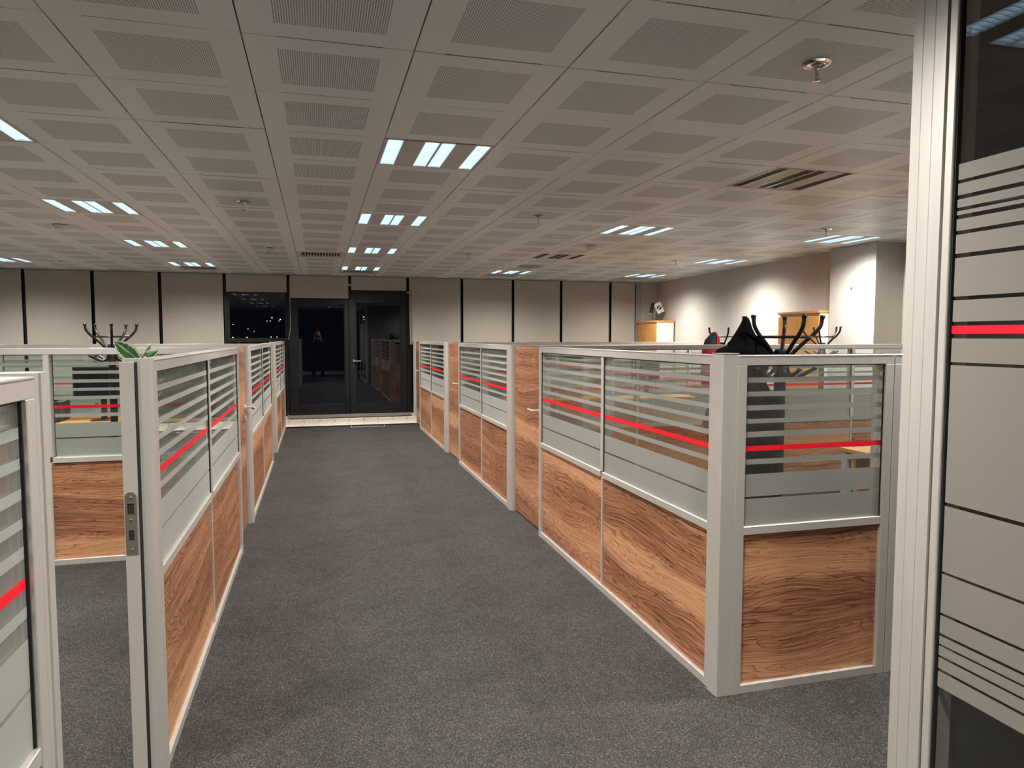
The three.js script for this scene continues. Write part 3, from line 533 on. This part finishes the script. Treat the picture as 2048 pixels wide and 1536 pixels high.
{
  // silhouette heights (m) and spans measured along the coat
  const px = 0.00262, X = (u) => (u - 1561) * px, lv = [[1.66, 1488, 2, .008], [1.652, 1488, 6, .018], [1.627, 1488, 10, .03], [1.6, 1487, 14, .045], [1.566, 1487, 21, .06], [1.534, 1491, 31, .075], [1.508, 1492, 38, .085], [1.49, 1485, 50, .095], [1.474, 1485, 58, .1], [1.46, 1485, 63, .1], [1.42, 1484, 62, .1], [1.39, 1482, 57, .095], [1.34, 1478, 50, .09], [1.30, 1480, 53, .092], [1.246, 1483, 62, .1], [1.167, 1485, 75, .115], [1.09, 1484, 86, .125], [1.01, 1490, 79, .125], [0.9, 1491, 77, .125], [0.78, 1491, 75, .12], [0.68, 1490, 72, .12], [0.62, 1490, 69, .115]];
  const t = thing('coat', 'black hooded winter coat hanging on the big coat stand', 'coat', [2.40, 0, -3.33]);
  part('body', drape(lv.map(([y, u, w, d]) => [y, X(u), w * px * 1.03, d * 0.7]), 0, 7, 0.075), M.blackCloth, t);
  part('lining_label', cbox(0.026, 0.02, 0.003, X(1530), 1.392, 0.07, 0.001), std({ color: rgb(0.5, 0.2, 0.17), roughness: 0.8 }), t);
  part('sleeve', drape([[1.44, X(1440), 0.03, 0.035], [1.3, X(1448), 0.045, 0.045], [1.15, X(1436), 0.05, 0.05], [1.05, X(1430), 0.05, 0.05], [0.93, X(1440), 0.04, 0.045]], 0.07, 3, 0.05), M.blackCloth, t);
  const k = 0.0063, XX = (u) => (u - 1450) * k;
  const jl = [[1.615, 1426, 1.5, .01], [1.605, 1426, 4, .03], [1.58, 1425, 7, .05], [1.55, 1424, 11, .075], [1.51, 1422, 15, .09], [1.45, 1421, 17, .1], [1.3, 1420, 19, .11], [1.1, 1420, 20, .11], [0.95, 1420, 19, .11]].map(([y, u, w, d]) => [y, XX(u), w * k, d]);
  const j = thing('jacket', 'dark jacket with a bright red stripe on the far coat stand', 'jacket', [4.98, 0, -7.96]);
  part('body', drape(jl, 0, 6, 0.03), M.greyCloth, j);
  part('red_band', drape(jl.slice(1), 0, 6, 0.03, 0.95, 1.5, 0.006, 10), M.redCloth, j);
  part('red_hem', drape(jl.slice(5, 8), 0, 6, 0.03, 0, Math.PI * 2, 0.005), M.redCloth, j);
}

// ---------------------------------------------------------------- cabinets, flags
function cabinet(label, [x, z], L, depth, h) {                         // front looks to -x, local x runs along the front
  const t = thing('tall_cabinet', label, 'cabinet', [x, 0, z], RIGHT, 'oak and white cabinets');
  part('carcass', cbox(L, h - 0.03, depth - 0.02, L / 2, (h - 0.03) / 2, -depth / 2 - 0.01, 0.002), M.white, t);
  part('top_board', cbox(L + 0.02, 0.03, depth + 0.02, L / 2, h - 0.015, -depth / 2, 0.003), M.oak, t);
  for (const s of [0, 1]) { const d = part('door', cbox(L / 2 - 0.004, h - 0.11, 0.018, L / 4 + s * L / 2, (h - 0.05) / 2 + 0.015, -0.009, 0.002, s * 0.6, 0.2), M.oak, t); part('knob', cyl(0.008, 0.01, 0.02, 0, 0, 0, 12).rotateX(Math.PI / 2).translate(L / 2 + (s ? 0.04 : -0.04), 1.0, 0.01), M.chrome, d); }
  part('plinth', cbox(L - 0.01, 0.05, depth - 0.05, L / 2, 0.025, -depth / 2 - 0.02, 0.002), M.darkPlastic, t);
  return t;
}
cabinet('oak-fronted cabinet against the right wall next to the pier', [5.83, -8.06], 0.78, 0.22, 1.87);
cabinet('oak-fronted white cabinet in the far right corner under the flags', [5.97, -12.62], 0.8, 0.36, 1.85);
{
  const flagTex = (fill) => tex(256, 384, fill, true, THREE.ClampToEdgeWrapping);
  const navy = flagTex((x, y, o) => { const e = x < 12 || y < 12; o[0] = e ? 200 : 20; o[1] = e ? 200 : 24; o[2] = e ? 205 : 48; });
  const emblem = flagTex((x, y, o) => { const u = (x - 128) / 128, v = (y - 200) / 128, r = Math.hypot(u, v), stripe = Math.abs(u * 0.62 - v * 0.78) < 0.15; const dark = r < 0.62 && !(stripe && r < 0.56); o[0] = dark ? 36 : 236; o[1] = dark ? 44 : 232; o[2] = dark ? 48 : 226; });
  const t = thing('flag_stand', 'chrome desk stand for two little flags on the far cabinet', 'flag stand', [6.13, 1.85, -12.2]);
  part('base', lathe([[0, 0.014], [0.03, 0.012], [0.045, 0.004], [0.045, 0], [0, 0]], 24), M.chrome, t);
  part('stem', cyl(0.004, 0.004, 0.16, 0, 0.09, 0, 8), M.chrome, t);
  part('arm', [tube([[0, 0.165, 0], [-0.02, 0.27, 0], [-0.035, 0.37, 0]], 0.003, 10, 6), tube([[0, 0.165, 0], [0.03, 0.28, 0.0], [0.065, 0.40, 0]], 0.003, 10, 6)], M.chrome, t);
  const flag = (name, label, map, x, y, w, h, tilt) => {
    const g = new THREE.PlaneGeometry(w, h, 10, 10); const p = g.attributes.position;
    for (let k = 0; k < p.count; k++) p.setZ(k, 0.012 * Math.sin(p.getX(k) / w * 6 + p.getY(k) / h * 2));
    g.rotateZ(tilt); g.computeVertexNormals();
    const o = thing(name, label, 'flag', [6.13 + x, 1.85 + y, -12.185]); part('cloth', g, std({ map, roughness: 0.85, side: THREE.DoubleSide }), o);
  };
  flag('small_flag', 'little navy blue table flag, left of the white one', navy, -0.065, 0.235, 0.07, 0.20, -0.28);
  flag('small_flag', 'little white table flag with a dark striped disc', emblem, 0.085, 0.245, 0.145, 0.20, 0.42);
}

// ---------------------------------------------------------------- desks and what stands on them
function desk(label, [x, z], turn, L, D) {                             // origin at the front left corner, local x along the front
  const t = thing('desk', label, 'desk', [x, 0, z], turn, 'oak office desks');
  part('desk_top', cbox(L, 0.028, D, L / 2, 0.736, -D / 2, 0.002), M.oak, t);
  for (const a of [0.03, L - 0.03]) for (const b of [-0.03, -D + 0.03]) part('leg', cbox(0.05, 0.72, 0.05, a, 0.36, b, 0.003), M.grey, t);
  part('cross_beam', [cbox(L - 0.1, 0.05, 0.03, L / 2, 0.69, -0.03), cbox(L - 0.1, 0.05, 0.03, L / 2, 0.69, -D + 0.03)], M.grey, t);
  part('modesty_panel', cbox(L - 0.12, 0.34, 0.016, L / 2, 0.5, -D + 0.08, 0.001, 0.3, 0.1), M.oak, t);
  return t;
}
desk('oak desk with grey legs in the nearest right cubicle', [3.66, -2.82], 0, 0.75, 1.48);
desk('oak desk along the far cross partition of the middle right cubicle', [2.1, -8.5], 0, 1.6, 0.72);
desk('oak desk beside the other one in the middle right cubicle', [3.8, -8.5], 0, 1.1, 0.72);
desk('oak desk in the left cubicle behind the doorway cross partition', [-2.9, -7.3], 0, 1.7, 0.7);
function monitor(label, [x, z], turn) {
  const t = thing('monitor', label, 'monitor', [x, 0.75, z], turn, 'computer monitors');
  part('foot', cbox(0.22, 0.012, 0.18, 0, 0.006, 0, 0.004), M.darkPlastic, t);
  part('neck', cbox(0.05, 0.24, 0.03, 0, 0.13, -0.02, 0.004), M.darkPlastic, t);
  const b = part('case', cbox(0.5, 0.31, 0.035, 0, 0.36, 0, 0.006), M.darkPlastic, t);
  part('screen', cbox(0.47, 0.27, 0.004, 0, 0.365, 0.0185, 0), M.screen, b);
  return t;
}
const mon = monitor('black monitor on the left cubicle desk, seen through striped glass', [-2.0, -7.6], 0.15);
copy(mon, [2.6, 0.75, -8.8], Math.PI - 0.2, 'black monitor on the longer desk of the middle right cubicle', 'computer monitors');
copy(mon, [4.3, 0.75, -8.8], Math.PI + 0.3, 'black monitor on the shorter desk of the middle right cubicle', 'computer monitors');
{ const p = thing('printer', 'small black printer beside the monitor on the left cubicle desk', 'printer', [-2.55, 0.75, -7.65]);
  part('body', cbox(0.4, 0.2, 0.34, 0, 0.1, 0, 0.015), M.darkPlastic, p); part('lid', cbox(0.38, 0.03, 0.32, 0, 0.214, -0.005, 0.01), M.darkPlastic, p); part('paper_tray', cbox(0.26, 0.012, 0.12, 0, 0.05, 0.2, 0.003), M.grey, p);
  const k = thing('telephone', 'white desk telephone on the left cubicle desk', 'telephone', [-1.55, 0.756, -7.55], -0.4);
  part('base', cbox(0.17, 0.04, 0.2, 0, 0.03, 0, 0.008).rotateX(0.15), M.white, k); part('handset', tube([[-0.06, 0.06, -0.09], [-0.06, 0.085, -0.03], [-0.06, 0.085, 0.05], [-0.06, 0.06, 0.1]], 0.016, 16, 8), M.darkPlastic, k);
}

// ---------------------------------------------------------------- rubber plant behind the long left partition
{
  const leafTex = tex(256, 512, (x, y, o) => {
    const u = Math.abs(x / 255 * 2 - 1), v = y / 511, edge = 0.72 + (noise(x * 0.05, y * 0.05) - 0.5) * 0.3, rib = Math.abs(x / 255 - 0.5) < 0.018;
    if (rib) ramp([[150, 178, 120], [150, 178, 120]], 0, o); else if (u > edge) ramp([[214, 222, 180], [190, 204, 150]], noise(x * 0.04, y * 0.04), o); else ramp([[34, 78, 40], [66, 122, 66]], noise(x * 0.03 + 7, y * 0.03) * 0.7 + noise(x * 0.3, v * 20) * 0.3, o);
  }, true, THREE.ClampToEdgeWrapping);
  M.leaf = phy({ map: leafTex, roughness: 0.35, transmission: 0.12, thickness: 0, side: THREE.DoubleSide });
  const t = thing('potted_plant', 'variegated rubber plant whose leaves peep over the long left partition', 'plant', [-0.715, 0, -3.3]);
  part('pot', lathe([[0, 0], [0.062, 0], [0.066, 0.02], [0.08, 0.28], [0.085, 0.3], [0.078, 0.3], [0.074, 0.27], [0, 0.27]], 32), M.pot, t);
  part('soil', cyl(0.074, 0.074, 0.01, 0, 0.272, 0, 24), M.soil, t);
  part('stem', tube([[0, 0.27, 0], [0.01, 0.7, 0.0], [0.0, 1.1, 0.0], [-0.02, 1.43, 0.0]], 0.009, 30, 8), M.stem, t);
  const leaf = (x, y, z, len, wid, yaw, pitch, roll, curl = 0.25) => {
    const nx = 8, ny = 14, pos = [], uv = [], idx = [];
    for (let j = 0; j <= ny; j++) for (let i = 0; i <= nx; i++) { const v = j / ny, u = i / nx * 2 - 1, w = wid / 2 * Math.pow(Math.sin(Math.PI * Math.pow(v, 0.85)), 0.75); pos.push(u * w, v * len, -curl * len * v * v * 0.5 + Math.abs(u) * w * 0.28); uv.push(i / nx, v); }
    for (let j = 0; j < ny; j++) for (let i = 0; i < nx; i++) { const a = j * (nx + 1) + i; idx.push(a, a + 1, a + nx + 1, a + 1, a + nx + 2, a + nx + 1); }
    const g = new THREE.BufferGeometry(); g.setAttribute('position', new THREE.Float32BufferAttribute(pos, 3)); g.setAttribute('uv', new THREE.Float32BufferAttribute(uv, 2)); g.setIndex(idx); g.computeVertexNormals();
    const m = part('leaf', g, M.leaf, t); m.position.set(x, y, z); m.rotation.set(pitch, yaw, roll, 'YZX');
  };
  leaf(-0.008, 1.455, 0.02, 0.125, 0.07, 0.25, -0.25, 0.85);      // the leaves above the rail
  leaf(-0.003, 1.455, 0.02, 0.08, 0.04, -0.35, -0.6, -0.85);
  leaf(0.008, 1.465, 0.03, 0.11, 0.036, 0.9, -0.35, -1.0);
  for (let k = 0; k < 9; k++) { const h = 0.6 + k * 0.085, a = 2.2 + (k * 0.9) % 1.7; leaf(0.0, h, 0.0, 0.15, 0.075, a, 1.0, 0); }
}

// ---------------------------------------------------------------- the photographer, mirrored faintly in the far glass door
{
  const capsule = (p, [a, b, ra, rb]) => { const ab = [b[0] - a[0], b[1] - a[1], b[2] - a[2]], ap = [p[0] - a[0], p[1] - a[1], p[2] - a[2]]; const t = clamp((ab[0] * ap[0] + ab[1] * ap[1] + ab[2] * ap[2]) / (ab[0] ** 2 + ab[1] ** 2 + ab[2] ** 2 + 1e-9)); return Math.hypot(ap[0] - ab[0] * t, ap[1] - ab[1] * t, ap[2] - ab[2] * t) - mix(ra, rb, t); };
  const field = (bones, k, p) => { let d = 1; for (const b of bones) { const e = capsule(p, b), h = clamp(0.5 + 0.5 * (d - e) / k); d = mix(d, e, h) - k * h * (1 - h); } return d; };
  function flesh(bones, lo, hi, res, k, clip) {
    const mc = new MarchingCubes(res, M.black, false, false, 90000); mc.isolation = 0;
    const c = [0, 1, 2].map(i => (lo[i] + hi[i]) / 2), e = [0, 1, 2].map(i => (hi[i] - lo[i]) / 2), half = res / 2;
    for (let z = 0; z < res; z++) for (let y = 0; y < res; y++) for (let x = 0; x < res; x++) { const p = [c[0] + e[0] * (x - half) / half, c[1] + e[1] * (y - half) / half, c[2] + e[2] * (z - half) / half]; let d = field(bones, k, p); if (clip) d = Math.max(d, clip(p)); mc.field[x + y * res + z * res * res] = -d; }
    mc.update(); const n = mc.count ?? mc.geometry.drawRange.count, g = new THREE.BufferGeometry();
    g.setAttribute('position', new THREE.Float32BufferAttribute(mc.positionArray.slice(0, n * 3), 3)); g.scale(...e).translate(...c);
    g.setAttribute('uv', new THREE.Float32BufferAttribute(new Float32Array(n * 2), 2)); const w = mergeVertices(g, 1e-5); w.computeVertexNormals(); return w.toNonIndexed();
  }
  const Z = 0.36, two = (f) => [-1, 1].flatMap(f);
  const torso = (r) => [[[0, 0.95, Z], [0, 1.08, Z], 0.13 + r, 0.125 + r], [[-0.06, 0.95, Z], [0.06, 0.95, Z], 0.12 + r, 0.12 + r], [[0, 1.08, Z], [0, 1.3, Z - 0.01], 0.125 + r, 0.135 + r], [[-0.13, 1.36, Z - 0.01], [0.13, 1.36, Z - 0.01], 0.075 + r, 0.075 + r]];
  const arms = (r) => two(s => [[[s * 0.17, 1.36, Z - 0.01], [s * 0.24, 1.14, Z - 0.1], 0.052 + r, 0.042 + r], [[s * 0.24, 1.14, Z - 0.1], [s * 0.1, 1.45, 0.13], 0.042 + r, 0.027 + r]]);
  const legs = (r) => two(s => [[[s * 0.09, 0.9, Z], [s * 0.13, 0.5, Z - 0.02], 0.088 + r, 0.056 + r], [[s * 0.13, 0.5, Z - 0.02], [s * 0.16, 0.1, Z + 0.02], 0.056 + r, 0.038 + r]]);
  const head = [[[0, 1.4, Z - 0.01], [0, 1.52, Z - 0.025], 0.056, 0.052], [[0, 1.655, Z - 0.02], [0, 1.665, Z - 0.045], 0.088, 0.082], [[0, 1.6, Z - 0.07], [0, 1.565, Z - 0.085], 0.062, 0.04], [[0, 1.65, Z - 0.125], [0, 1.605, Z - 0.142], 0.008, 0.013], ...two(s => [[[s * 0.078, 1.655, Z - 0.03], [s * 0.084, 1.61, Z - 0.032], 0.012, 0.009], [[s * 0.032, 1.648, Z - 0.112], [s * 0.034, 1.648, Z - 0.112], 0.012, 0.012]]), [[-0.02, 1.578, Z - 0.124], [0.02, 1.578, Z - 0.124], 0.007, 0.007]];
  const hand = (s) => { const b = [[[s * 0.1, 1.45, 0.13], [s * 0.098, 1.5, 0.09], 0.026, 0.026], [[s * 0.1, 1.5, 0.092], [s * 0.1, 1.56, 0.085], 0.024, 0.022]]; for (let k = 0; k < 4; k++) { const y = 1.525 + k * 0.017, l = [0.8, 0.95, 1, 0.9][k]; b.push([[s * 0.1, y, 0.08], [s * 0.106, y + 0.006, 0.045], 0.0095, 0.0088], [[s * 0.106, y + 0.006, 0.045], [s * (0.106 - 0.03 * l), y + 0.008, 0.028], 0.0088, 0.0078]); } b.push([[s * 0.095, 1.51, 0.08], [s * 0.08, 1.535, 0.062], 0.011, 0.0095], [[s * 0.08, 1.535, 0.062], [s * 0.058, 1.55, 0.058], 0.0095, 0.008]); return b; };
  const t = thing('person', 'person in dark clothes holding a phone up, mirrored faintly in the left glass door', 'person', [0, 0, 0]);
  const skin = std({ color: rgb(0.42, 0.24, 0.17), roughness: 0.55 });
  part('body', [flesh([...torso(-0.015), ...arms(-0.008), ...legs(-0.01), ...two(s => [[[s * 0.16, 0.1, Z + 0.02], [s * 0.17, 0.04, Z - 0.1], 0.036, 0.03]])], [-0.42, -0.02, -0.1], [0.42, 1.5, 0.62], 72, 0.03), flesh(head, [-0.14, 1.38, 0.14], [0.14, 1.8, 0.52], 72, 0.02), ...[-1, 1].map(s => flesh(hand(s), s < 0 ? [-0.16, 1.4, 0] : [0.03, 1.4, 0], s < 0 ? [-0.03, 1.4, 0].map((v, i) => [-0.03, 1.64, 0.18][i]) : [0.16, 1.64, 0.18], 56, 0.008))], skin, t);
  part('jacket', flesh([...torso(0.012), ...arms(0.014), [[0, 1.4, Z], [0, 1.45, Z - 0.005], 0.075, 0.066]], [-0.42, 0.78, -0.05], [0.42, 1.56, 0.62], 72, 0.04, (p) => Math.max(0.83 - p[1], 0.155 - p[2], p[1] - 1.475)), M.blackCloth, t);
  part('trousers', flesh([...legs(0.014), [[-0.06, 0.92, Z], [0.06, 0.92, Z], 0.125, 0.125]], [-0.36, 0.02, 0.1], [0.36, 1.1, 0.6], 64, 0.04, (p) => 0.07 - p[1]), M.blackCloth, t);
  for (const s of [-1, 1]) part('shoe', flesh([[[s * 0.16, 0.05, Z + 0.03], [s * 0.175, 0.038, Z - 0.13], 0.048, 0.038]], [s * 0.168 - 0.1, -0.02, 0.12], [s * 0.168 + 0.1, 0.14, 0.5], 40, 0.01, (p) => 0.001 - p[1]), M.black, t);
  part('hair', flesh([[[0, 1.685, Z - 0.005], [0, 1.69, Z - 0.05], 0.089, 0.08], [[0, 1.64, Z + 0.01], [0, 1.6, Z + 0.012], 0.082, 0.06]], [-0.14, 1.5, 0.18], [0.14, 1.82, 0.5], 48, 0.02, (p) => (1.69 - p[1]) * 0.8 + (Z - 0.06 - p[2])), M.black, t);
  const ph = thing('phone', 'black phone held up in both hands by the mirrored person', 'phone', [0, 1.555, 0.04]);
  part('case', cbox(0.162, 0.078, 0.009, 0, 0, 0, 0.003), M.black, ph);
  part('display', cbox(0.154, 0.07, 0.001, 0, 0, 0.005, 0), M.screen, ph);
}

renderer.render(scene, camera);
